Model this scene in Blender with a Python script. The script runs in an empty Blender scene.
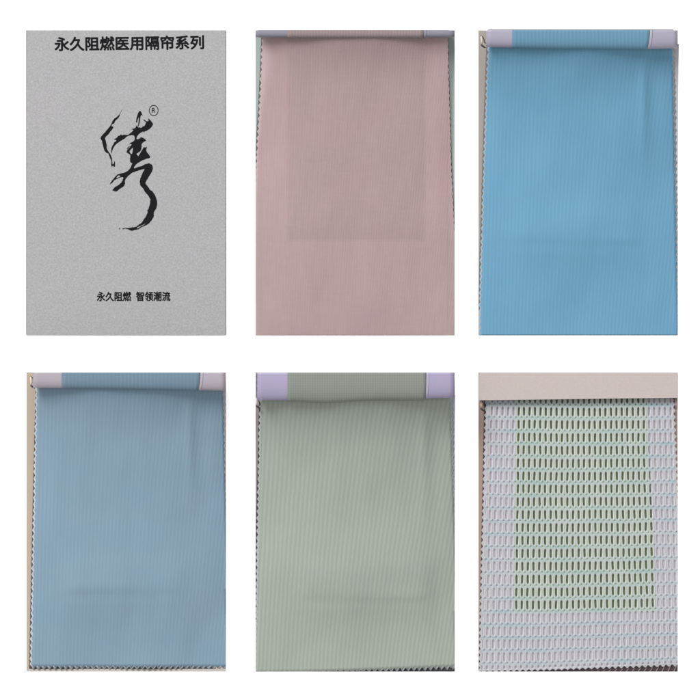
import bpy, bmesh, math, random
from mathutils import Vector, noise
random.seed(7)
S = bpy.context.scene
C = S.collection
MM = 0.001
ZF = 0.6                         # thickness scale of the page stacks
def W(px, py, z=0.0):            # 1 unit of the layout = 1 mm on the table
    return Vector(((px-350)*MM, (350-py)*MM, z*MM*ZF))

# ------------------------------------------------------------ materials
def lin(c):
    c = c/255.0
    return c/12.92 if c <= 0.04045 else ((c+0.055)/1.055)**2.4
LIGHT = 4.85
def col(r, g, b, k=1.0):
    return tuple(min(0.95, lin(v)*k/LIGHT) for v in (r, g, b)) + (1.0,)

class N:
    def __init__(self, name):
        self.m = bpy.data.materials.new(name); self.m.use_nodes = True
        self.t = self.m.node_tree; self.n = self.t.nodes; self.l = self.t.links
        self.b = self.n['Principled BSDF']
        self.out = self.n['Material Output']
    def new(self, ty, **kw):
        x = self.n.new(ty)
        for k, v in kw.items(): setattr(x, k, v)
        return x
    def math(self, op, a, b=None, c=None):
        x = self.new('ShaderNodeMath', operation=op)
        for i, v in enumerate((a, b, c)):
            if v is None: continue
            if isinstance(v, (int, float)): x.inputs[i].default_value = v
            else: self.l.new(v, x.inputs[i])
        return x.outputs[0]
    def noise(self, vec, scale, detail=2, rough=0.5):
        x = self.new('ShaderNodeTexNoise'); x.inputs['Scale'].default_value = scale
        x.inputs['Detail'].default_value = detail; x.inputs['Roughness'].default_value = rough
        if vec is not None: self.l.new(vec, x.inputs['Vector'])
        return x.outputs['Fac']
    def scaled(self, vec, sx, sy, sz=1):
        x = self.new('ShaderNodeMapping'); x.inputs['Scale'].default_value = (sx, sy, sz)
        self.l.new(vec, x.inputs['Vector']); return x.outputs[0]
    def tint(self, color, fac):      # color * fac
        x = self.new('ShaderNodeVectorMath', operation='SCALE')
        if isinstance(color, tuple): x.inputs[0].default_value = color[:3]
        else: self.l.new(color, x.inputs[0])
        self.l.new(fac, x.inputs['Scale']); return x.outputs[0]
    def mix(self, fac, a, b):
        x = self.new('ShaderNodeMix', data_type='RGBA')
        for sock, v in ((x.inputs[0], fac), (x.inputs[6], a), (x.inputs[7], b)):
            if isinstance(v, (tuple, float, int)): sock.default_value = v
            else: self.l.new(v, sock)
        return x.outputs[2]
    def bump(self, h, strength=0.3, dist=0.0003):
        x = self.new('ShaderNodeBump'); x.inputs['Strength'].default_value = strength
        x.inputs['Distance'].default_value = dist
        self.l.new(h, x.inputs['Height']); self.l.new(x.outputs[0], self.b.inputs['Normal'])

def ribbed(name, c, period=4.0, amp=0.05, c2=None, alpha=1.0, mott=0.05, rough=0.85, cross=0.0, streak=0.0):
    g = N(name)
    uv = g.new('ShaderNodeUVMap').outputs[0]
    sep = g.new('ShaderNodeSeparateXYZ'); g.l.new(uv, sep.inputs[0])
    wob = g.noise(g.scaled(uv, 0.03, 0.03), 1.0, 2)
    ph = g.math('ADD', g.math('MULTIPLY', sep.outputs[0], 2*math.pi/period), g.math('MULTIPLY', wob, 3.0))
    s = g.math('SINE', ph)
    dash = g.noise(g.scaled(uv, 1.0/period*1.6, 0.14), 1.0, 3, 0.6)
    mod = g.math('MULTIPLY', g.math('ADD', dash, 0.25), g.math('MULTIPLY', s, amp*1.35))
    fine = g.noise(g.scaled(uv, 1.1, 1.1), 1.0, 2)
    big = g.noise(g.scaled(uv, 0.012, 0.02), 1.0, 3)
    f = g.math('ADD', g.math('ADD', mod, 1.0), g.math('MULTIPLY', g.math('SUBTRACT', fine, 0.5), 0.06))
    f = g.math('ADD', f, g.math('MULTIPLY', g.math('SUBTRACT', dash, 0.5), 0.07))
    if cross:
        s2 = g.math('SINE', g.math('MULTIPLY', sep.outputs[1], 2*math.pi/2.4))
        f = g.math('ADD', f, g.math('MULTIPLY', s2, cross))
    if streak:
        st = g.noise(g.scaled(uv, 0.55, 0.035), 1.0, 3, 0.6); sh = g.noise(g.scaled(uv, 0.05, 0.4), 1.0, 2, 0.6)
        f = g.math('ADD', f, g.math('MULTIPLY', g.math('SUBTRACT', st, 0.5), streak))
        f = g.math('ADD', f, g.math('MULTIPLY', g.math('SUBTRACT', sh, 0.5), streak*0.5))
    base = g.mix(g.math('MULTIPLY', big, 0.9), c, c2 if c2 else c)
    g.l.new(g.tint(base, f), g.b.inputs['Base Color'])
    g.b.inputs['Roughness'].default_value = rough
    g.b.inputs['Specular IOR Level'].default_value = 0.18
    g.b.inputs['Sheen Weight'].default_value = 0.0
    g.bump(g.math('ADD', g.math('MULTIPLY', s, 0.5), g.math('MULTIPLY', fine, 0.8)), 0.22, 0.0004)
    if alpha < 1:
        tr = g.new('ShaderNodeBsdfTransparent'); mx = g.new('ShaderNodeMixShader')
        mx.inputs[0].default_value = alpha
        g.l.new(tr.outputs[0], mx.inputs[1]); g.l.new(g.b.outputs[0], mx.inputs[2])
        g.l.new(mx.outputs[0], g.out.inputs[0])
    return g.m

def paper(name, c, c2=None, grain=0.06, scale=900, rough=0.7, big=14, bump=0.15, spec=0.25):
    g = N(name)
    v = g.new('ShaderNodeTexCoord').outputs['Object']
    fine = g.noise(v, scale, 2, 0.6); bg = g.noise(v, big, 3)
    base = g.mix(bg, c, c2 if c2 else c)
    f = g.math('ADD', 1.0, g.math('MULTIPLY', g.math('SUBTRACT', fine, 0.5), grain*3))
    g.l.new(g.tint(base, f), g.b.inputs['Base Color'])
    g.b.inputs['Roughness'].default_value = rough
    g.b.inputs['Specular IOR Level'].default_value = spec
    g.bump(fine, bump, 0.0003)
    return g.m

# ------------------------------------------------------------ object helpers
def link(name, me, mat, parent=None, smooth=False):
    o = bpy.data.objects.new(name, me); C.objects.link(o)
    if mat: me.materials.append(mat)
    if smooth:
        for p in me.polygons: p.use_smooth = True
    if parent: 
        o.parent = parent
        o.matrix_parent_inverse.identity()
        o.location = -parent.location
    return o
def from_bm(name, bm, mat, parent=None, smooth=False):
    me = bpy.data.meshes.new(name); bm.to_mesh(me); bm.free()
    return link(name, me, mat, parent, smooth)
def root(name, cx, cy, label, cat, group=None):
    e = bpy.data.objects.new(name, None); C.objects.link(e)
    e.location = W(cx, cy, 0); e.empty_display_size = 0.02
    e['label'] = label; e['category'] = cat
    if group: e['group'] = group
    return e
def box(bm, x0, x1, y0, y1, z0, z1, bevel=0.0, y1r=None):
    y1r = y1 if y1r is None else y1r
    pts = [(x0, y0), (x1, y0), (x1, y1r), (x0, y1)]
    lo = [bm.verts.new(W(x, y, z0)) for x, y in pts]
    hi = [bm.verts.new(W(x, y, z1)) for x, y in pts]
    fs = [bm.faces.new(hi), bm.faces.new(lo[::-1])]
    for i in range(4):
        j = (i+1) % 4
        fs.append(bm.faces.new((lo[i], lo[j], hi[j], hi[i])))
    bmesh.ops.recalc_face_normals(bm, faces=fs)
    if bevel:
        bmesh.ops.bevel(bm, geom=list({e for f in fs for e in f.edges}), offset=bevel*MM, segments=2, affect='EDGES', profile=0.5)
def crop(bm, x0, x1, y0, y1):
    for co, no in ((W(x0, 0), (-1, 0, 0)), (W(x1, 0), (1, 0, 0)), (W(0, y0), (0, 1, 0)), (W(0, y1), (0, -1, 0))):
        bmesh.ops.bisect_plane(bm, geom=bm.verts[:]+bm.edges[:]+bm.faces[:], plane_co=co, plane_no=no, clear_outer=True, dist=1e-8)
def interp(pts, t):
    if t <= pts[0][0]: return pts[0][1]
    for (a, b), (c, d) in zip(pts, pts[1:]):
        if t <= c: return b+(d-b)*(t-a)/(c-a)
    return pts[-1][1]
def solid(o, th):
    m = o.modifiers.new('thickness', 'SOLIDIFY'); m.thickness = th*MM; m.offset = -1
def sheet(name, parent, mat, rect, Lp, Rp, top, bot, hf, p=6.4, la=1.0, ra=1.0, pb=5.8, ba=0.0, dL=0.0, dR=0.0, db=0.0, dz=0.0, th=0.25, shear=(0.02, 0.09), jag=1.5):
    """cloth: pinked left/right edges (amplitude la, ra), pinked bottom (ba), height hf(x, y) in mm"""
    bm = bmesh.new(); uvl = bm.loops.layers.uv.new('UVMap')
    x0, x1, y0, y1 = rect
    botf = bot if callable(bot) else (lambda x: bot)
    nr = max(4, int(round((botf((x0+x1)/2)-top)/(p/2)))); nc = int(round((x1-x0+14)/(pb/2)))
    rows = []; uvs = {}
    for r in range(nr+1):
        row = []
        for c in range(nc+1):
            u = c/nc
            ym = top+(botf(x0+u*(x1-x0))+db-top)*r/nr
            L = interp(Lp, ym)+dL; R = interp(Rp, ym)+dR
            x = L+(R-L)*u; y = ym
            if c == 0: x += (la if r % 2 else -la)+random.uniform(-.25, .25)*jag*la; y += random.uniform(-.3, .3)*jag
            if c == nc: x += (ra if r % 2 else -ra)+random.uniform(-.25, .25)*jag*ra; y += random.uniform(-.3, .3)*jag
            if r == nr and ba: y += (ba if c % 2 else -ba)+random.uniform(-.2, .2)*ba; x += random.uniform(-.25, .25)
            v = bm.verts.new(W(x, y, hf(x, y)+dz)); row.append(v)
            t = (u-0.5)
            s = x+(y-(y0+y1)/2)*(shear[0]+shear[1]*u)
            uvs[v] = (s, y)
        rows.append(row)
    for r in range(nr):
        for c in range(nc):
            f = bm.faces.new((rows[r][c], rows[r+1][c], rows[r+1][c+1], rows[r][c+1])); f.smooth = True
            for l in f.loops: l[uvl].uv = uvs[l.vert]
    crop(bm, x0, x1, y0, y1)
    o = from_bm(name, bm, mat, parent)
    if th: solid(o, th)
    return o

def tube(bm, pts, rad, seg=8):
    prev = None
    P = [W(*p) for p in pts]
    for i, p in enumerate(P):
        d = (P[min(i+1, len(P)-1)]-P[max(i-1, 0)]).normalized()
        a = d.cross(Vector((0, 0, 1)));  a = a.normalized() if a.length > 1e-4 else Vector((1, 0, 0))
        b = d.cross(a).normalized()
        r = rad[i] if isinstance(rad, (list, tuple)) else rad
        ring = [bm.verts.new(p+(a*math.cos(k*2*math.pi/seg)+b*math.sin(k*2*math.pi/seg))*r*MM) for k in range(seg)]
        if prev:
            for k in range(seg): bm.faces.new((prev[k], prev[(k+1) % seg], ring[(k+1) % seg], ring[k]))
        else: bm.faces.new(ring[::-1])
        prev = ring
    bm.faces.new(prev)
    bmesh.ops.recalc_face_normals(bm, faces=bm.faces[:])

def gauss(t, s): return math.exp(-(t/s)**2)
def sst(a, b, t):
    t = max(0, min(1, (t-a)/(b-a))); return t*t*(3-2*t)

# turned page: a card folded back over the top edge; cross-section rounds down to the lower edge
def roll_z(t, base, H):
    return base+H*math.sqrt(max(0.0, 1-t**3.2))
def roll(name, parent, mat, xa, xb, ytop, ybf, base, H, dz=0.0, n=40, rect=None, uvp=True, out=0.0):
    bm = bmesh.new(); uvl = bm.loops.layers.uv.new('UVMap'); uvs = {}
    secs = []; K = 16
    for i in range(n+1):
        x = xa(0)+(xb(0)-xa(0))*i/n
        yb = ybf(x)+out; sec = []
        for k in range(K+1):
            t = math.sin(k/K*math.pi/2)
            y = ytop+(yb-ytop)*t
            xl = xa(t)+(xb(t)-xa(t))*i/n
            v = bm.verts.new(W(xl, y, roll_z(t, base, H)+dz)); sec.append(v); uvs[v] = (xl, y*1.0)
        v = bm.verts.new(W(xa(1)+(xb(1)-xa(1))*i/n, yb-0.6, base-0.6+dz)); sec.append(v); uvs[v] = (x, yb)
        v = bm.verts.new(W(xa(0)+(xb(0)-xa(0))*i/n, ytop, base-0.6+dz)); sec.append(v); uvs[v] = (x, ytop)
        secs.append(sec)
    m = len(secs[0])
    for a, b in zip(secs, secs[1:]):
        for k in range(m):
            q = (k+1) % m
            f = bm.faces.new((a[k], a[q], b[q], b[k]))
            f.smooth = k < K
            for l in f.loops: l[uvl].uv = uvs[l.vert]
    bm.faces.new(secs[0][::-1]); bm.faces.new(secs[-1])
    bmesh.ops.recalc_face_normals(bm, faces=bm.faces[:])
    return from_bm(name, bm, mat, parent)

# ------------------------------------------------------------ table
bm = bmesh.new()
f = bm.faces.new([bm.verts.new(Vector(p)) for p in ((-3, -3, 0), (3, -3, 0), (3, 3, 0), (-3, 3, 0))])
g = N('white_table')
g.b.inputs['Base Color'].default_value = (0.96, 0.96, 0.96, 1); g.b.inputs['Roughness'].default_value = 0.9
g.b.inputs['Specular IOR Level'].default_value = 0.0
t = from_bm('table_surface', bm, g.m); t['kind'] = 'structure'

R1 = (26.3, 226.0, 30.0, 335.4); R2 = (255.3, 454.7, 30.0, 335.4); R3 = (478.3, 677.8, 30.0, 335.4)
R4 = (26.2, 225.9, 372.0, 671.7); R5 = (255.3, 454.7, 372.0, 671.7); R6 = (478.3, 677.8, 372.0, 671.7)
GRP = 'swatch books laid out in two rows on white'

# ------------------------------------------------------------ 1: closed cover
bk = root('swatch_book', 126, 183, 'closed swatch book with silver grey cover and black brush calligraphy', 'swatch book', GRP)
g = N('silver_paper')
v = g.new('ShaderNodeTexCoord').outputs['Object']
fine = g.noise(v, 520, 3, 0.7); mid = g.noise(v, 190, 2); bg = g.noise(v, 7, 3)
ca, cb = col(174, 175, 176), col(180, 177, 179)
f = g.math('ADD', 1.0, g.math('ADD', g.math('MULTIPLY', g.math('SUBTRACT', fine, 0.5), 0.80), g.math('MULTIPLY', g.math('SUBTRACT', mid, 0.5), 0.12)))
g.l.new(g.tint(g.mix(bg, ca, cb), f), g.b.inputs['Base Color'])
g.b.inputs['Roughness'].default_value = 0.6; g.b.inputs['Specular IOR Level'].default_value = 0.2
g.bump(fine, 0.3, 0.0003)
silver = g.m
ink = paper('black_ink', (0.0022, 0.0022, 0.0025, 1), (0.0035, 0.0035, 0.004, 1), grain=0.1, rough=0.8, bump=0.05, spec=0.02)
x0, x1, y0, y1 = R1
bm = bmesh.new(); box(bm, x0, x1, y0, y1, 4.0, 6.0, 0.25)
from_bm('cover_board', bm, silver, bk)
bm = bmesh.new(); box(bm, x0+.5, x1-.5, y0+.5, y1-.5, 0.6, 3.98)
from_bm('page_block', bm, paper('page_edges', col(150, 148, 150), grain=0.1), bk)
bm = bmesh.new(); box(bm, x0, x1, y0, y1, 0.0, 0.58)
from_bm('back_board', bm, silver, bk)
edge = paper('cover_edge_shade', col(112, 108, 112), col(95, 86, 92), grain=0.1)  # thin strips whose dark colour stands in for shade at the cover edges
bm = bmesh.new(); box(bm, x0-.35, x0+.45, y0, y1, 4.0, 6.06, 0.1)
from_bm('edge_shade_strip', bm, edge, bk)
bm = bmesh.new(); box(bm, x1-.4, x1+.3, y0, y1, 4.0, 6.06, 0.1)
from_bm('edge_shade_strip', bm, edge, bk)

def filled(name, groups, mat, parent, z, th=0.05):
    """flat ink shapes: each group is a list of outlines (first the shape, then its holes)"""
    out = bmesh.new()
    for gi, splines in enumerate(groups):
        cu = bpy.data.curves.new('tmp', 'CURVE'); cu.dimensions = '2D'; cu.fill_mode = 'BOTH'; cu.extrude = th*MM/2
        for pts in splines:
            sp = cu.splines.new('POLY'); sp.points.add(len(pts)-1); sp.use_cyclic_u = True
            for q, (px, py) in zip(sp.points, pts):
                w = W(px, py); q.co = (w.x, w.y, 0, 1)
        ob = bpy.data.objects.new('tmp', cu); C.objects.link(ob)
        me = bpy.data.meshes.new_from_object(ob.evaluated_get(bpy.context.evaluated_depsgraph_get()))
        for vv in me.vertices: vv.co.z += (z*ZF+gi*0.012)*MM
        out.from_mesh(me); bpy.data.objects.remove(ob); bpy.data.curves.remove(cu); bpy.data.meshes.remove(me)
    return from_bm(name, out, mat, parent)
def rough_outline(pts, amp=0.16, step=0.7, seed=0):
    res = []; n = len(pts)
    # closed Catmull-Rom through the traced points, with a dry-brush wobble
    for i in range(n):
        p0, p1, p2, p3 = pts[(i-1) % n], pts[i], pts[(i+1) % n], pts[(i+2) % n]
        d = math.dist(p1, p2); k = max(1, int(d/step))
        for j in range(k):
            t = j/k
            q = []
            for a in (0, 1):
                m1 = (p2[a]-p0[a])*0.32; m2 = (p3[a]-p1[a])*0.32
                lim = d*0.8
                m1 = max(-lim, min(lim, m1)); m2 = max(-lim, min(lim, m2))
                q.append((2*t**3-3*t**2+1)*p1[a]+(t**3-2*t**2+t)*m1+(-2*t**3+3*t**2)*p2[a]+(t**3-t**2)*m2)
            w = noise.noise(Vector((q[0]*1.5+seed, q[1]*1.5, 0)))*amp*2
            q[0] += w; q[1] += noise.noise(Vector((q[0]*0.9, q[1]*0.9+40, seed)))*amp*2
            res.append(tuple(q))
    return res
A = [(122.3,109),(120.6,112),(118.8,115),(116.5,117),(114,118.8),(112.3,121.5),(111,124.5),(108.5,128),(106,131),(104,133.3),(101.5,136),(100.5,138.3),(102,141.5),(103,146),(104.5,150.5),(106,152.5),(108.3,153.8),(109.8,157.5),(111.3,161),(111.2,165),(112,167.4),(112.9,165.6),(113.4,166.3),(114.2,167.2),(115.1,166.3),(114.9,162.5),(114.4,160.8),(113.6,163.8),(112.6,164),(112.2,159.8),(110.6,154.5),(108.7,151.8),(107,149),(106.6,144.5),(105.6,140.2),(105.2,138),(106.8,136),(109,133.7),(111,131),(113.3,128),(112.8,126.2),(111.9,126.6),(111.8,125),(114.2,123.4),(115.2,121.2),(117.3,119.2),(119.4,116.4),(120.5,113),(122.5,109.5)]
A2 = [(117.2,119.3),(118.6,117.7),(119.8,116.6),(118.9,118.4),(117,120.6),(115.2,122),(113.8,125),(113.3,126.6),(113.2,124.6),(114.8,121.4)]
B = [(111.3,153.5),(111.3,149),(112,146.5),(113.5,144),(114.5,142),(116.4,140.8),(115.5,139.8),(113.8,139.6),(116.5,138),(117.7,136.8),(117.8,135.8),(119.5,135.6),(121,134.4),(122.2,135.2),(124,134.6),(128,134.8),(131,132.5),(133.5,130),(131.5,129.3),(131.6,128.6),(135,128.3),(136.2,126),(136.9,125.4),(138,127),(141,127.6),(143,126.5),(144.6,125.6),(145.3,124),(146,122.6),(145,121.6),(143.3,120),(144.6,119.6),(146,121.1),(147.3,121.2),(148.6,120.6),(148,118.2),(149.7,119.4),(152.3,122.5),(153,124),(152,126.5),(149,129.5),(145,131.5),(143.6,132.3),(143,131.5),(140.5,133),(138,135),(136.9,137.5),(136.3,139.2),(138.5,139),(141.5,137.3),(144,138.4),(146.4,140.5),(144.5,141.5),(142,143.6),(141.6,146.8),(141.4,149.3),(139.6,151.8),(137.3,153.2),(136.7,154.2),(138.2,155.9),(140.2,153.2),(142.2,149.6),(143.4,147.6),(144.3,146.7),(145,147.6),(146.9,146.7),(146.3,150.5),(148,153.5),(150.4,156.8),(149.5,158),(146,159),(142,160.6),(138.5,162.7),(136,164.6),(134.3,165.4),(132.3,163.6),(130.2,162),(130,158.5),(130.3,155.2),(128.5,153.6),(126.4,152.5),(127.4,149.8),(129.6,147.4),(131.6,144.6),(129.3,143.5),(132.5,141.8),(134.5,140.2),(134.7,138),(134.3,136.2),(133.5,135.3),(130,135.5),(127,136.5),(124.5,138.8),(120,141.4),(117,143.3),(115,145.5),(113.8,147.5),(112.5,150),(111.8,153.5)]
Bh = [(133,147.6),(131.5,149),(129.6,151.2),(130.4,153.2),(131.6,154.1),(132.4,152.5),(132.8,149.8)]
B2 = [(127,149.3),(127.6,147.4),(129.4,146.3),(130.8,146),(129,147.3),(127.9,148.8)]
Cc = [(140.2,110.9),(141.4,112.2),(141.8,113.6),(142.8,115.8),(141.1,114.8),(140.4,118),(139.8,122),(138.7,126.4),(137.9,126.4),(138.6,121),(138.9,117.3),(137.8,119.4),(137,122.7),(136,122.2),(136.5,118),(137.8,113.7),(139,111.5)]
D = [(132.6,163.6),(130.2,168),(127,171.4),(123,172.9),(118.5,174),(117,174.8),(115.5,176.3),(113.3,179),(110.8,182.2),(109.7,184.6),(112,183),(114.5,180.2),(118,178.4),(121,177.4),(123.3,177.5),(121.9,181.5),(118.7,184.8),(114.5,187.4),(112.3,190.3),(114,191),(116.5,191.6),(120,188.7),(124,186),(125.1,183),(124.9,181),(126,178.5),(128.5,175.6),(132,173),(137,171),(144.3,169),(142.5,173),(140.5,178),(139.8,181.5),(140.3,185.5),(142.5,187.7),(145,192),(148.2,195.6),(150.4,199.8),(149.6,205),(148.4,208.6),(147.3,210.4),(147.7,212),(146,216),(143.5,220),(141.5,222.7),(138.2,225),(136.2,226.6),(132,227.4),(128,228),(125,228.2),(124.4,228.6),(128,229.3),(130.6,230.6),(133,230.7),(135,229.8),(138.5,229.3),(141.5,227.1),(146,225.3),(149,223.3),(151.5,220.5),(153.8,216.5),(153.9,212.3),(156.4,208),(157.3,203),(156.5,199),(155,195),(152.5,191.4),(150,189.5),(147.5,186),(145.5,183.5),(146.3,181),(149,176.5),(152,171.5),(152.8,168),(152.2,165),(149.5,163.3),(145.5,164),(142,165.9),(138,167),(134.6,168.2),(134,167.1),(135.6,165.4)]
Dh1 = [(136.8,227.5),(140,226.2),(143,224.8),(146,223.3),(143.8,225),(140,226.9),(138,228.4)]
Dh2 = [(117,176.6),(118.8,175.4),(120.6,176.2),(118.4,177.4),(116.6,178)]
E1 = [(118.8,228.6),(120,227.7),(120.5,228),(119.6,229),(119,229.4)]
E2 = [(122.2,228.8),(123.3,228.2),(125.6,228.4),(124,229),(122.8,229.4)]
ro = rough_outline
filled('calligraphy_emblem', [[ro(A, .18, .45), ], [ro(B, .2, .45, seed=1), ro(Bh, .05)], [ro(B2, .05)], [ro(Cc, .08, seed=5)], [ro(D, .2, .45, seed=2), ro(Dh1, .04), ro(Dh2, .08)], [E1], [E2]], ink, bk, 6.06)

def text(name, s, cx, cy, size, sx, parent, mat, z=6.08, rot=0.0, bold=0.0, spacing=1.0):
    cu = bpy.data.curves.new('tmp', 'FONT'); cu.body = s; cu.size = size*MM; cu.align_x = 'CENTER'; cu.align_y = 'CENTER'
    cu.extrude = 0.02*MM; cu.space_character = spacing; cu.resolution_u = 6
    ob = bpy.data.objects.new('tmp', cu); C.objects.link(ob)
    me = bpy.data.meshes.new_from_object(ob.evaluated_get(bpy.context.evaluated_depsgraph_get()))
    xs = [q.co.x for q in me.vertices]; ys = [q.co.y for q in me.vertices]
    mx, my = (min(xs)+max(xs))/2, (min(ys)+max(ys))/2
    print('TEXT', s, 'w', (max(xs)-min(xs))/MM*sx, 'h', (max(ys)-min(ys))/MM)
    c, sn = math.cos(rot), math.sin(rot); o = W(cx, cy, z)
    for q in me.vertices:
        x = (q.co.x-mx)*sx; y = q.co.y-my
        q.co = Vector((o.x+x*c-y*sn, o.y+x*sn+y*c, o.z+q.co.z))
    if bold:                     # heavier strokes: overlapping prints, a hair apart in height
        one = bmesh.new()
        for k in range(9):
            n0 = len(one.verts); one.from_mesh(me); one.verts.ensure_lookup_table()
            a = k*2*math.pi/8; d = 0 if k == 8 else bold*MM
            for q in one.verts[n0:]: q.co += Vector((d*math.cos(a), d*math.sin(a), k*0.006*MM))
        one.to_mesh(me); one.free()
    me.materials.clear()
    bpy.data.objects.remove(ob); bpy.data.curves.remove(cu)
    return link(name, me, mat, parent)
text('title_lettering', '永久阻燃医用隔帘系列', 129.3, 43.2, 14.6, 1.03, bk, ink, rot=math.radians(0.75), bold=0.48)
text('slogan_lettering', '永久阻燃  智领潮流', 133.6, 296.4, 9.9, 0.87, bk, ink, rot=math.radians(0.2), bold=0.3)
circ = lambda r, n=40: [(153.7+r*math.cos(k*2*math.pi/n)*0.94, 110.5+r*math.sin(k*2*math.pi/n)*1.08) for k in range(n)]
mk = filled('registered_mark', [[circ(5.1), circ(4.3)]], ink, bk, 6.08)
text('mark_letter', 'R', 153.7, 110.3, 7.0, 0.9, mk, ink, z=6.08, bold=0.12) 
bpy.data.objects['mark_letter'].location = (0, 0, 0)

# ------------------------------------------------------------ shared pieces of the open books
def base_book(label, rect, boardc, boardc2, z=2.0):
    x0, x1, y0, y1 = rect
    r = root('swatch_book', (x0+x1)/2, (y0+y1)/2, label, 'swatch book', GRP)
    bm = bmesh.new(); box(bm, x0, x1, y0, y1, 0, z, 0.15)
    from_bm('backing_board', bm, paper('board_paper', boardc, boardc2, grain=0.07, big=30), r)
    return r
def cord(parent, px, py, cream, dark, s=1.0, up=30):
    bm = bmesh.new()
    tube(bm, [(px-.3, py-4.2*s, 7), (px-.2, py-2.6*s, 8.2), (px+.3, py, 8.6), (px+.2, py+2.2*s, 8.2), (px, py+3.6*s, 7.4)], [.5, .95, 1.05, .95, .5])
    bmesh.ops.translate(bm, verts=bm.verts[:], vec=(0, 0, up*MM))
    c = from_bm('binding_cord', bm, cream, parent, True)
    bm = bmesh.new()
    tube(bm, [(px-1, py-5*s, 6.2), (px+1.2, py-3.6*s, 7.2), (px+2.3, py-1.2*s, 7.6), (px+2.9, py+1.6*s, 7.4), (px+4.2, py+3.0*s, 6.8)], [.35, .5, .5, .5, .4])
    tube(bm, [(px-.6, py+4.2*s, 7.2), (px+.7, py+5.2*s, 8), (px+2.2, py+6.4*s, 7.4), (px+4, py+7.2*s, 6.2)], [.7, 1.0, .8, .4])
    bmesh.ops.translate(bm, verts=bm.verts[:], vec=(0, 0, up*MM))
    k = from_bm('cord_knot', bm, dark, c, True); k.location = (0, 0, 0)
cream = paper('cream_cord', col(240, 228, 206), col(225, 208, 180), grain=0.05)
darkc = paper('dark_cord', col(62, 45, 38), col(40, 28, 26), grain=0.1)
gap = paper('gap_shade_grey', col(112, 120, 122), col(96, 102, 106), grain=0.08)  # dark tone standing in for shade in the gaps between pinked teeth
lav = lambda n, a, b: paper(n, col(*a), col(*b), grain=0.03, scale=500, big=25, rough=0.6)

FA = 2.3
def cloth_height(rect, top, drop, hb=3.2, crease_y=0.0, cx=(0, 0), folds=(), reach=62, dome=16.0):
    """cloth hangs from the folded page and settles on the pages below"""
    x0, x1, y0, y1 = rect; sd = x0*0.13+y0*0.7
    def f(x, y):
        u = (x-x0)/(x1-x0); d = max(0, y-top)
        low = 1-0.92*sst(y1-110, y1-4, y)
        zb = hb+drop*math.exp(-d/reach)+dome*max(0.0, 1-abs(2*u-1)**2.2)*low
        z = 0
        z += 2.0*noise.noise(Vector((x/55.0+sd, y/75.0, 0.3)))
        z += 0.36*noise.noise(Vector((x/17.0+sd, y/34.0, 5.3)))
        if crease_y:
            w = sst(cx[0], cx[0]+25, x)*(1-sst(cx[1]-25, cx[1], x))
            z += 0.45*w*gauss(y-crease_y-1.2*math.sin(x/23.0+sd)-0.03*(x-x0), 6.5)*(0.6+0.5*math.sin(x/37+sd*2))
            z -= 0.28*w*gauss(y-crease_y-9, 4.5)
            z += 1.5*w*gauss(y-crease_y-4, 26)
            z += 0.5*gauss(y-crease_y+18, 16)*w*(0.6+0.6*math.sin(x/31+sd))
        for fx, fy, sx, sy, a in folds:
            z += a*gauss(x-fx, sx)*gauss(y-fy, sy)
        return max(min(zb-1.4, 4.6), zb+z*FA)
    return f

def layers(r, rect, Lp, Rp, top, bot, hf, mat, pale, alpha_th=0.25, ba=0, gapm=None, p=6.4, dgap=-2.2, dpL=-1.2, dpR=1.2, gapb=0.0, la=1.0, shear=(0.02, 0.09), main='fabric_sheet', ra=1.0):
    botf = bot if callable(bot) else (lambda x: bot)
    # a dark sheet coloured as shade between the teeth, a pale pinked sheet, then the cloth on show
    sheet('gap_shade_sheet', r, gapm or gap, rect, Lp, Rp, top-6, botf, lambda x, y: min(2.4, hf(x, y)-1.0), p, 0.15, 0.15, dL=dgap, dR=-1.5, db=gapb, ba=0.0, th=0.2)
    sheet('lining_sheet', r, pale, rect, Lp, Rp, top-6, botf, hf, p, la, ra, dL=dpL, dR=dpR, ba=ba*1.0, db=0.7 if ba else 0, dz=-0.5, th=0.2)
    return sheet(main, r, mat, rect, Lp, Rp, top-6, botf, hf, p, la*0.55, la*0.55, ba=ba*0.75, dz=0.0, th=alpha_th, dL=0.5, dR=-0.5, db=-0.6 if ba else 0, shear=shear)

blockm = paper('page_stack_edges', col(178, 174, 172), col(160, 158, 160), grain=.1)
def turned_page(r, rect, ybf, xL, xR, lavm, fabm, base, H, edge=True, wav=lambda x: 0.0):
    x0, x1, y0, y1 = rect
    top = y0+xL[2]
    bm = bmesh.new(); box(bm, x0+max(xL[0], 1.0)+1.5, x1-5.5, y0+.4, ybf((x0+x1)/2)-6.5, 2.1, base-0.9)
    from_bm('page_block', bm, blockm, r)
    p_ = roll('turned_page', r, lavm, (lambda t: x0+xL[0]), (lambda t: x1-xR[0]), top, ybf, base, H)
    fb = roll('fabric_window', p_, fabm, (lambda t: xL[1]), (lambda t: xR[1]-3.2*t*t*xR[2]), top, (lambda x: ybf(x)+wav(x)), base, H, dz=0.45, out=0.35)
    fb.location = (0, 0, 0)
    if edge:
        # thin folded tape along the window's right side
        tp = roll('window_tape', p_, edge, (lambda t: xR[1]-3.2*t*t*xR[2]+0.5), (lambda t: xR[1]-3.2*t*t*xR[2]+3.0), top, ybf, base, H, dz=0.3, n=3, out=0.15)
        tp.location = (0, 0, 0)
    return p_

def side_page(r, xa, xb, ya, yb, c, hf, rect):
    sheet('page_sheet', r, paper('pale_page', col(*c), grain=.05), rect, [(ya, xa), (yb, xa)], [(ya, xb+3), (yb, xb+3)], ya, yb,
          lambda x, y: max(2.3, hf(min(x, rect[1]-5), y)-3.0), 6.4, 0, 0, th=0.5)
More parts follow.
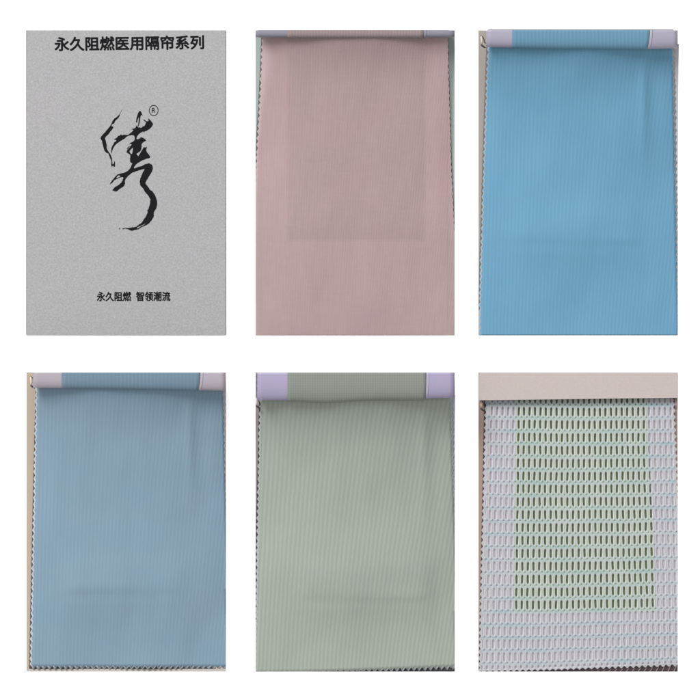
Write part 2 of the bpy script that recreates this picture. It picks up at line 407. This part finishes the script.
# ------------------------------------------------------------ 2: pink
x0, x1, y0, y1 = R2
r = base_book('open swatch book showing plain pale pink cloth with a square shape showing through', R2, col(178, 188, 184), col(166, 184, 178))
L2 = [(30, 263.4), (60, 262.2), (100, 260.2), (180, 255.8), (235, 253.5), (336, 251)]
Q2 = [(30, 447.6), (60, 448.2), (100, 449.3), (180, 451.8), (250, 455.5), (336, 459)]
hf = cloth_height(R2, 38, 24, hb=5.6, reach=30, dome=10.0, folds=[(300, 230, 25, 25, .3), (440, 130, 8, 120, .5)])
pink = ribbed('pink_cloth', col(214, 175, 178), period=2.6, amp=0.01, c2=col(211, 184, 183), alpha=0.67, streak=0.22)
gp = paper('shadow_sheet', col(96, 92, 92), col(84, 84, 86), grain=.1)  # shade between the teeth, painted as a dark sheet
pale = paper('pale_pinked_edge', col(188, 178, 176), col(176, 172, 170), grain=.05)
# dark gap shade and pale lining show at the edges: a mounting card with a cut window, greenish cloth inside it
sheet('gap_shade_sheet', r, gp, R2, L2, Q2, 34, 337, lambda x, y: 2.3, 6.5, .15, .15, dL=-1.9, dR=0.6, th=0.2)
sheet('lining_sheet', r, pale, R2, L2, Q2, 34, 337, lambda x, y: 3.0, 6.5, 1.1, .5, dL=-0.7, dR=0.0, th=0.2)
bm = bmesh.new()
wx0, wx1, wy1 = 286.5, 425.5, 241.5
box(bm, 262.5, wx0, 36, wy1, 3.2, 4.2); box(bm, wx1, 447, 36, wy1, 3.2, 4.2); box(bm, 262.5, 447, wy1, 334, 3.2, 4.2)
mc = from_bm('mounting_card', bm, lav('mount_card_paper', (206, 182, 184), (202, 188, 188)), r)
bm = bmesh.new(); box(bm, wx0+.05, wx1-.05, 36, wy1-.05, 3.2, 3.7)
mcw = from_bm('window_cloth', bm, ribbed('window_cloth_grey', col(88, 122, 106), period=3, c2=col(134, 160, 146), amp=.01, streak=.5), mc); mcw.location = (0, 0, 0)
bm = bmesh.new()
for a in ((wx0+.06, wx0+2.2, 36, wy1-.06), (wx1-2.0, wx1-.06, 36, wy1-.06), (wx0+2.26, wx1-2.06, wy1-2.3, wy1-.06)): box(bm, *a, 3.72, 3.9)
lp = from_bm('window_lip', bm, paper('lip_paper', col(166, 162, 160), grain=.1), mc); lp.location = (0, 0, 0)
sheet('fabric_sheet', r, pink, R2, L2, Q2, 34, 337, hf, 6.5, .5, .4, th=0)
turned_page(r, R2, lambda x: 38.2+.4*math.sin((x-255)/60), (0, 287.5, 0.9), (0.4, 423.5, 0.15), lav('card_grey_lilac', (146, 145, 162), (150, 146, 158)),
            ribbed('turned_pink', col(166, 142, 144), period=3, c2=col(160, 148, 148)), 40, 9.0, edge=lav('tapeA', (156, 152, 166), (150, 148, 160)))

# ------------------------------------------------------------ 3: bright blue
r = base_book('open swatch book showing ribbed bright sky blue cloth', R3, col(184, 174, 162), col(174, 170, 162))
L3 = [(30, 489), (50, 488.3), (100, 486.5), (180, 484), (250, 481.8), (336, 479.6)]
Q3 = [(30, 671), (50, 671.7), (120, 674), (180, 675.2), (260, 676.8), (336, 678.6)]
hf = cloth_height(R3, 50, 54, hb=4.0, crease_y=236, cx=(505, 650), reach=52,
    folds=[(643, 95, 4.0, 50, 1.3), (654, 105, 8, 70, -0.9), (600, 90, 40, 30, -1.0), (530, 200, 40, 60, 0.9), (500, 120, 14, 80, 0.8)])
blue = ribbed('sky_blue_cloth', col(106, 166, 200), period=3.7, amp=0.04, c2=col(114, 170, 200))
pl = paper('pale_edge_blue', col(170, 186, 196), col(168, 176, 186), grain=.05)
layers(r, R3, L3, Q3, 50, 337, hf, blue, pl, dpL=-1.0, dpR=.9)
turned_page(r, R3, lambda x: interp([(478, 48.2), (560, 50.0), (650, 50.4), (678, 49.6)], x), (7.5, 511.4, 1.6), (1.8, 648.3, 0.9), lav('card_lilac_b', (176, 168, 190), (170, 166, 186)),
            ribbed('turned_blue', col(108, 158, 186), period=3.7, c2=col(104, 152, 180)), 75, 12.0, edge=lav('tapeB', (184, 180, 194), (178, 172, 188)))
cord(r, 481.2, 41.5, cream, darkc)
side_page(r, 664, 677.8, 45, 250, (200, 200, 206), hf, R3)

# ------------------------------------------------------------ 4: dusty blue
r = base_book('open swatch book showing ribbed dusty grey blue cloth', R4, col(206, 186, 160), col(200, 184, 164))
L4 = [(372, 38.3), (388, 37.6), (460, 35.8), (520, 34.4), (600, 32.6), (672, 31.2)]
Q4 = [(372, 223.2), (400, 224.0), (460, 225.2), (520, 226.6), (672, 232)]
hf = cloth_height(R4, 388, 44, hb=4.0, crease_y=586, cx=(55, 190), reach=48,
    folds=[(190, 435, 4.5, 45, 0.9), (202, 445, 9, 60, -0.8), (150, 425, 40, 26, -0.8), (75, 540, 40, 60, 0.8), (50, 450, 14, 70, 0.7)])
dust = ribbed('dusty_blue_cloth', col(131, 162, 185), period=3.7, amp=0.038, c2=col(141, 167, 184))
pl = paper('pale_edge_dust', col(202, 206, 212), col(190, 194, 200), grain=.05)
layers(r, R4, L4, Q4, 388, lambda x: 667.2, hf, dust, pl, ba=1.6, gapb=1.8, dpL=-1.0, gapm=paper('gap_shade_slate', col(78, 86, 92), col(62, 66, 72), grain=.1))  # slate gap sheet: shade behind the teeth put into its colour
bm = bmesh.new(); box(bm, 27.2, 225.9, 668.9, 671.6, 2.1, 3.1, .1)
from_bm('bottom_sheet', bm, paper('pale_bottom', col(204, 196, 194), col(198, 196, 186), grain=.06, big=60), r)
turned_page(r, R4, lambda x: interp([(26, 387.6), (110, 388.6), (226, 390.6)], x), (8.0, 62.8, 0), (0, 200.9, 0.7), lav('card_lilac_c', (186, 174, 188), (182, 172, 182)),
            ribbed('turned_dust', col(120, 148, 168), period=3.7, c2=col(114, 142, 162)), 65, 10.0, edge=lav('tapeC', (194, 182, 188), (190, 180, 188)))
cord(r, 32.0, 381.0, cream, darkc, up=26)
side_page(r, 216, 225.9, 385, 520, (224, 220, 222), hf, R4)

# ------------------------------------------------------------ 5: sage
r = base_book('open swatch book showing ribbed sage grey green cloth', R5, col(176, 162, 158), col(160, 150, 148))
L5 = [(372, 262.2), (400, 261.2), (460, 259.8), (520, 258.4), (600, 257.0), (672, 255.6)]
Q5 = [(372, 450), (400, 450.6), (460, 452.6), (520, 454.8), (672, 460)]
hf = cloth_height(R5, 400, 54, hb=4.0, crease_y=592, cx=(290, 440), reach=46,
    folds=[(424, 440, 5, 60, 1.1), (437, 455, 9, 70, -0.8), (380, 440, 36, 30, -0.8), (310, 560, 40, 50, 0.8), (400, 566, 30, 12, .5), (280, 470, 14, 80, 0.5)])
sage = ribbed('sage_cloth', col(166, 176, 166), period=4.4, amp=0.07, c2=col(172, 179, 165))
pl = paper('pale_edge_sage', col(190, 192, 192), col(180, 180, 186), grain=.05)
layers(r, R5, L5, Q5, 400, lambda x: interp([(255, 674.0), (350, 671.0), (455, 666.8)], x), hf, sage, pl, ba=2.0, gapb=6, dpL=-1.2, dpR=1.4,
       gapm=paper('gap_shade_dark', col(44, 44, 54), col(30, 30, 38), grain=.1), shear=(0.05, 0.13))  # near-black gap sheet paints the shade between the teeth
turned_page(r, R5, lambda x: interp([(255, 400.0), (300, 400.4), (330, 401.4), (380, 399.6), (455, 397.6)], x), (2.4, 287.8, 0), (1.2, 425.8, 0.4), lav('card_lavender', (180, 168, 204), (174, 164, 194)),
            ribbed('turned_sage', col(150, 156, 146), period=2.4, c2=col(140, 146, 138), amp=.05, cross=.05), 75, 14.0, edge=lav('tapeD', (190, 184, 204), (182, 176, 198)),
            wav=lambda x: 0.6+0.5*math.sin((x-290)/17.0))
side_page(r, 442, 454.7, 395, 530, (190, 188, 202), hf, R5)
# pinked edge of the card folded back on the left
bm = bmesh.new(); pts = []
for k in range(9):
    y = 373.0+k*3.25; pts.append((258.2+(1.1 if k % 2 else -1.1), y))
lo = []
for x, y in pts: lo.append((bm.verts.new(W(x, y, 79)), bm.verts.new(W(262.5, y, 81)), bm.verts.new(W(x, y, 76)), bm.verts.new(W(262.5, y, 76))))
for a, b in zip(lo, lo[1:]):
    bm.faces.new((a[0], b[0], b[1], a[1])); bm.faces.new((a[2], a[0], b[0], b[2])) ; bm.faces.new((a[3], b[3], b[2], a[2])); bm.faces.new((a[1], b[1], b[3], a[3]))
bmesh.ops.recalc_face_normals(bm, faces=bm.faces[:])
from_bm('pinked_edge', bm, lav('card_lavender_edge', (190, 178, 206), (184, 176, 200)), r)
bm = bmesh.new(); box(bm, 256.6, 259.8, 374, 396, 71.0, 73.0)  # dark strip behind the teeth, gap shade put into its colour
from_bm('edge_gap_shade', bm, gap, r)
cord(r, 256.9, 401.5, paper('white_cord', col(226, 214, 210), col(214, 200, 200), grain=.05), darkc, 0.95)

# ------------------------------------------------------------ 6: open net
x0, x1, y0, y1 = R6
r = base_book('open swatch book showing pale perforated net cloth over a green window below a beige header', R6, col(178, 148, 130), col(170, 146, 134))
netg = N('net_yarn')
v = netg.new('ShaderNodeTexCoord').outputs['Object']
uv = netg.new('ShaderNodeUVMap').outputs[0]
sep = netg.new('ShaderNodeSeparateXYZ'); netg.l.new(uv, sep.inputs[0])
node = netg.math('MULTIPLY', netg.math('ADD', netg.math('COSINE', netg.math('MULTIPLY', sep.outputs[1], 2*math.pi)), 1.0), 0.5)
node = netg.math('MULTIPLY', netg.math('POWER', node, 4.0), netg.math('MULTIPLY_ADD', netg.noise(v, 30, 2), 1.6, -0.25))
f = netg.math('ADD', 1.0, netg.math('MULTIPLY', netg.math('SUBTRACT', netg.noise(v, 900, 2), 0.5), 0.3))
netg.l.new(netg.tint(netg.mix(node, col(238, 239, 243), col(168, 216, 222)), f), netg.b.inputs['Base Color'])
netg.b.inputs['Roughness'].default_value = 0.8; netg.b.inputs['Specular IOR Level'].default_value = 0.2
tr = netg.new('ShaderNodeBsdfTransparent'); mx = netg.new('ShaderNodeMixShader'); 
edgeu = netg.math('MULTIPLY', netg.math('SUBTRACT', netg.math('ABSOLUTE', sep.outputs[0]), 0.36), 7.0)
edgeu = netg.math('MINIMUM', netg.math('MAXIMUM', edgeu, 0.0), 1.0)
mid_v = netg.math('MULTIPLY', netg.math('ADD', netg.math('COSINE', netg.math('MULTIPLY', sep.outputs[1], 2*math.pi)), 1.0), 0.5)
edgeu = netg.math('MULTIPLY', edgeu, netg.math('SUBTRACT', 1.0, mid_v))
netg.l.new(netg.math('MULTIPLY_ADD', edgeu, -0.28, 0.60), mx.inputs[0])
netg.l.new(tr.outputs[0], mx.inputs[1]); netg.l.new(netg.b.outputs[0], mx.inputs[2]); netg.l.new(mx.outputs[0], netg.out.inputs[0])

sheet('gap_shade_sheet', r, paper('gap_shade_maroon', col(64, 44, 50), col(44, 30, 36), grain=.1), R6, [(372, 485.6), (672, 479.5)], [(372, 673.4), (480, 675.4), (530, 678), (672, 684)], 396, 676,  # stacked maroon sheets, gap shade put into their dark colour
      lambda x, y: 2.3, 6.4, .1, .1, dL=-.8, dR=.4, th=.2)
# mounting card with the cut window, green cloth inside it
bm = bmesh.new()
WX = lambda y: (interp([(399, 515.6), (613, 513.6)], y), interp([(399, 646.5), (613, 656.8)], y))
def botL(x): return interp([(478, 671.5), (560, 670.5), (678, 664.2)], x)
ya, yb = 397, 612.0
def quad(bm, P, z0, z1):
    lo = [bm.verts.new(W(x, y, z0)) for x, y in P]; hi = [bm.verts.new(W(x, y, z1)) for x, y in P]
    bm.faces.new(hi); bm.faces.new(lo[::-1])
    for i in range(len(P)):
        j = (i+1) % len(P); bm.faces.new((lo[i], lo[j], hi[j], hi[i]))
EL = lambda y: interp([(372, 487), (400, 486.6), (520, 483.6), (672, 480.6)], y)
ER = lambda y: min(677.8, interp([(400, 672.4), (480, 674.6), (530, 677.2), (672, 684)], y))
a0, a1 = WX(ya); b0, b1 = WX(yb)
quad(bm, [(EL(ya), ya), (a0, ya), (b0, yb), (EL(yb), yb)], 2.6, 4.0)
quad(bm, [(a1, ya), (ER(ya), ya), (ER(530), 530), (ER(yb), yb), (b1, yb)], 2.6, 4.0)
quad(bm, [(EL(yb), yb), (b0, yb), (b1, yb), (677.8, yb-.01), (677.8, botL(678)-1), (560, 669.3), (EL(670), 670.2)], 2.6, 4.0)
bmesh.ops.recalc_face_normals(bm, faces=bm.faces[:])
mc = from_bm('mounting_card', bm, lav('mount_lilac', (204, 196, 208), (202, 192, 202)), r)
bm = bmesh.new(); quad(bm, [(a0+.05, ya), (a1-.05, ya), (b1-.05, yb-.05), (b0+.05, yb-.05)], 2.6, 3.1)
bmesh.ops.recalc_face_normals(bm, faces=bm.faces[:])
wc = from_bm('window_cloth', bm, paper('green_window_cloth', col(98, 116, 76), col(106, 120, 82), grain=.08, scale=500, big=18), mc); wc.location = (0, 0, 0)
def cutline(bm, pa, pb, keep):     # trim along a line, keep the side of point keep
    a, b, k = W(*pa), W(*pb), W(*keep)
    n = (b-a).cross(Vector((0, 0, 1)))
    if (k-a).dot(n) > 0: n = -n
    bmesh.ops.bisect_plane(bm, geom=bm.verts[:]+bm.edges[:]+bm.faces[:], plane_co=a, plane_no=n, clear_outer=True, dist=1e-8)
# the net: cells with a long slot, small eyelets where four cells meet
def net_z(x, y):
    d = max(0, y-400)
    return 6.2+2.2*math.exp(-(d/30)**1.3)+0.5*noise.noise(Vector((x/45., y/60., 2.2)))
PX, PY = 5.66, 12.95
def warp(i, j):
    x = 516.2+i*PX; y = 411.0+j*PY
    u = (x-578)/100.0; w = (y-400)/270.0
    X = 578+(x-578)*(0.955+0.055*w)+(1.5*w*max(0, u+0.2))
    X += 0.5*noise.noise(Vector((i*.25, j*.4, 1)))
    Y = y+0.6*noise.noise(Vector((i*.18, j*.5, 7)))-(u+1)*1.1*w+1.6*math.sin((x-500)/60.)*(1-w)*0.6-(2.2*w*w*max(0, u+.3))
    return X, Y
def ring(kx, ky, cx, cy):    # ten-sided outline in cell units, half sizes kx, ky, chamfers cx, cy
    return [(-kx+cx, -ky), (0, -ky), (kx-cx, -ky), (kx, -ky+cy), (kx, ky-cy), (kx-cx, ky), (0, ky), (-kx+cx, ky), (-kx, ky-cy), (-kx, -ky+cy)]
def net_mesh(rings_, zf, seed):
    random.seed(seed)
    bm = bmesh.new(); uvl = bm.loops.layers.uv.new('UVMap')
    for j in range(-1, 21):
        for i in range(-7, 30):
            jit = random.uniform(-.02, .02)
            rings = rings_
            vr = []
            for pts, zz in rings:
                row = []
                for k, (a, b) in enumerate(pts):
                    if zz < 0.2 or zz == .45: a += jit; a += 0.05*(b/0.35)*(1 if (i+j) % 2 else -1)*0.5
                    X, Y = warp(i+a, j+b+0.085*math.cos(2*math.pi*a)*sst(.28, .5, abs(b)))
                    row.append((bm.verts.new(W(X, Y, zf(X, Y)+zz)), (a, b+.5)))
                vr.append(row)
            for A_, B_ in zip(vr, vr[1:]):
                for k in range(10):
                    q = (k+1) % 10
                    fc = bm.faces.new((A_[k][0], A_[q][0], B_[q][0], B_[k][0])); fc.smooth = True
                    for l, uvv in zip(fc.loops, (A_[k][1], A_[q][1], B_[q][1], B_[k][1])): l[uvl].uv = uvv
    bmesh.ops.remove_doubles(bm, verts=bm.verts, dist=1e-6)
    return bm, uvl
# a second, pale green net lies in the window below the white one
bm, uvl = net_mesh([(ring(.5, .5, .02, .02), 0.2), (ring(.36, .45, .14, .08), 0.4), (ring(.22, .40, .11, .08), 0.2), (ring(.185, .385, .11, .08), 0.0)], lambda x, y: 3.75, 11)
bmesh.ops.recalc_face_normals(bm, faces=bm.faces[:])
wm = (580, 500)
cutline(bm, (a0, ya), (b0, yb), wm); cutline(bm, (a1, ya), (b1, yb), wm); cutline(bm, (500, ya), (600, ya), wm); cutline(bm, (500, yb), (600, yb), wm)
gn = from_bm('green_net', bm, paper('green_net_yarn', col(198, 212, 160), col(186, 204, 168), grain=.12), mc); gn.location = (0, 0, 0)
bm, uvl = net_mesh([(ring(.5, .5, .17, .085), 0.2), (ring(.37, .43, .17, .10), 0.85), (ring(.24, .365, .16, .11), 0.45), (ring(.195, .34, .14, .10), 0.0)], net_z, 12)
crop(bm, x0, x1, 397.5, y1)
mid = (580, 520)
cutline(bm, (486.8, 400), (480.4, 672), mid); cutline(bm, (672.8, 400), (678.3, 530), mid); cutline(bm, (478, 670.5), (678, 664.0), mid)
bmesh.ops.recalc_face_normals(bm, faces=bm.faces[:])
# pinked selvedges belong to the net
def teeth(bm, P, out, inn, z=0.1, per=6.4):
    ax, ay = P[0]; bx, by = P[1]; L = math.dist(P[0], P[1]); n = int(L/(per/2)); dx, dy = (bx-ax)/L, (by-ay)/L
    nx, ny = -dy, dx
    prev = None
    for k in range(n+1):
        s = k*L/n; o = out*(1 if k % 2 else 0.0)
        X, Y = ax+dx*s, ay+dy*s
        u = bm.verts.new(W(X-nx*inn, Y-ny*inn, net_z(X, Y)+z)); w = bm.verts.new(W(X+nx*o, Y+ny*o, net_z(X, Y)+z))
        if prev:
            fc = bm.faces.new((prev[0], prev[1], w, u)); 
            for l in fc.loops: l[uvl].uv = (0, .5)
        prev = (u, w)
teeth(bm, ((486.6, 399), (480.0, 671)), 2.2, 1.3)
teeth(bm, ((672.9, 671-270), (678.2, 530)), -2.0, -1.2)
teeth(bm, ((678, 664.0), (478, 670.6)), -2.6, -1.0, per=5.9)
crop(bm, x0, x1, 397.5, y1)
bmesh.ops.recalc_face_normals(bm, faces=bm.faces[:])
from_bm('net_cloth', bm, netg.m, r)
# stacked pink sheet ends showing past the bottom edge as slanted teeth
bm = bmesh.new()
k = 0; x = 560.0
while x < 680:
    yb2 = 672; yt = botL(x)+1.2
    w = 0.9; sl = 3.2
    quad(bm, [(x, yb2), (x+w, yb2), (x+w+sl, yt), (x+sl, yt)], 2.6, 3.4); x += 5.95
bmesh.ops.recalc_face_normals(bm, faces=bm.faces[:]); crop(bm, x0, x1, 397, y1)
from_bm('pinked_sheet_ends', bm, paper('pink_sheet_ends', col(176, 140, 148), col(160, 128, 138), grain=.08), r)
# header board
bm = bmesh.new(); box(bm, x0, x1, 372.0, 400.4, 16.0, 20.0, 0.35, y1r=397.8)
hb_ = from_bm('header_board', bm, paper('header_paper', col(208, 190, 188), col(202, 192, 184), grain=0.07, scale=600, big=40, bump=.3), r)
bm = bmesh.new(); box(bm, x0, x0+.9, 372.3, 400.0, 15.6, 20.06, 0.1)
e_ = from_bm('board_edge', bm, paper('header_edge', col(176, 152, 152), grain=.05), hb_); e_.location = (0, 0, 0)
bm = bmesh.new(); box(bm, x0+1, x1-0.6, 372.4, 396.5, 2.1, 15.98)
from_bm('page_block', bm, paper('page_stack', col(150, 130, 124), grain=.1), r)
cord(r, 481.0, 404.3, paper('peach_cord', col(222, 186, 158), col(210, 178, 150), grain=.05), darkc, 0.95, up=3)
bm = bmesh.new(); tube(bm, [(675.2, 399, 6.5), (675.6, 401.5, 7.6), (676, 404.5, 7.6), (675.9, 407, 6.4)], [.5, .9, .9, .5])
tube(bm, [(673.2, 399, 6.5), (673.4, 401, 7.2)], [.7, .5])
from_bm('binding_cord', bm, paper('pink_cord', col(214, 178, 178), col(196, 160, 160), grain=.05), r, True)

# ------------------------------------------------------------ light
w = bpy.data.worlds.new('World'); S.world = w; w.use_nodes = True
w.node_tree.nodes['Background'].inputs[0].default_value = (1, 1, 1, 1)
w.node_tree.nodes['Background'].inputs[1].default_value = 2.1
def area(name, loc, power, size):
    l = bpy.data.lights.new(name, 'AREA'); l.shape = 'DISK'; l.size = size; l.energy = power
    o = bpy.data.objects.new(name, l); C.objects.link(o); o.location = loc
    o.rotation_euler = (-Vector(loc)).to_track_quat('-Z', 'Y').to_euler()
area('softbox', Vector((-0.42, 0.62, 0.66)).normalized()*10, 3730, 4.0)
# ------------------------------------------------------------ camera
cam = bpy.data.cameras.new('camera'); co = bpy.data.objects.new('camera', cam); C.objects.link(co)
H = 10.0; co.location = (0, 0, H); cam.sensor_width = 36; cam.lens = 36*(H-0.003)/0.7
cam.clip_end = 50; cam.clip_start = 0.05
S.camera = co
S.view_settings.view_transform = 'Standard'; S.view_settings.look = 'None'
S.view_settings.exposure = 0; S.view_settings.gamma = 1
S.cycles.use_denoising = True
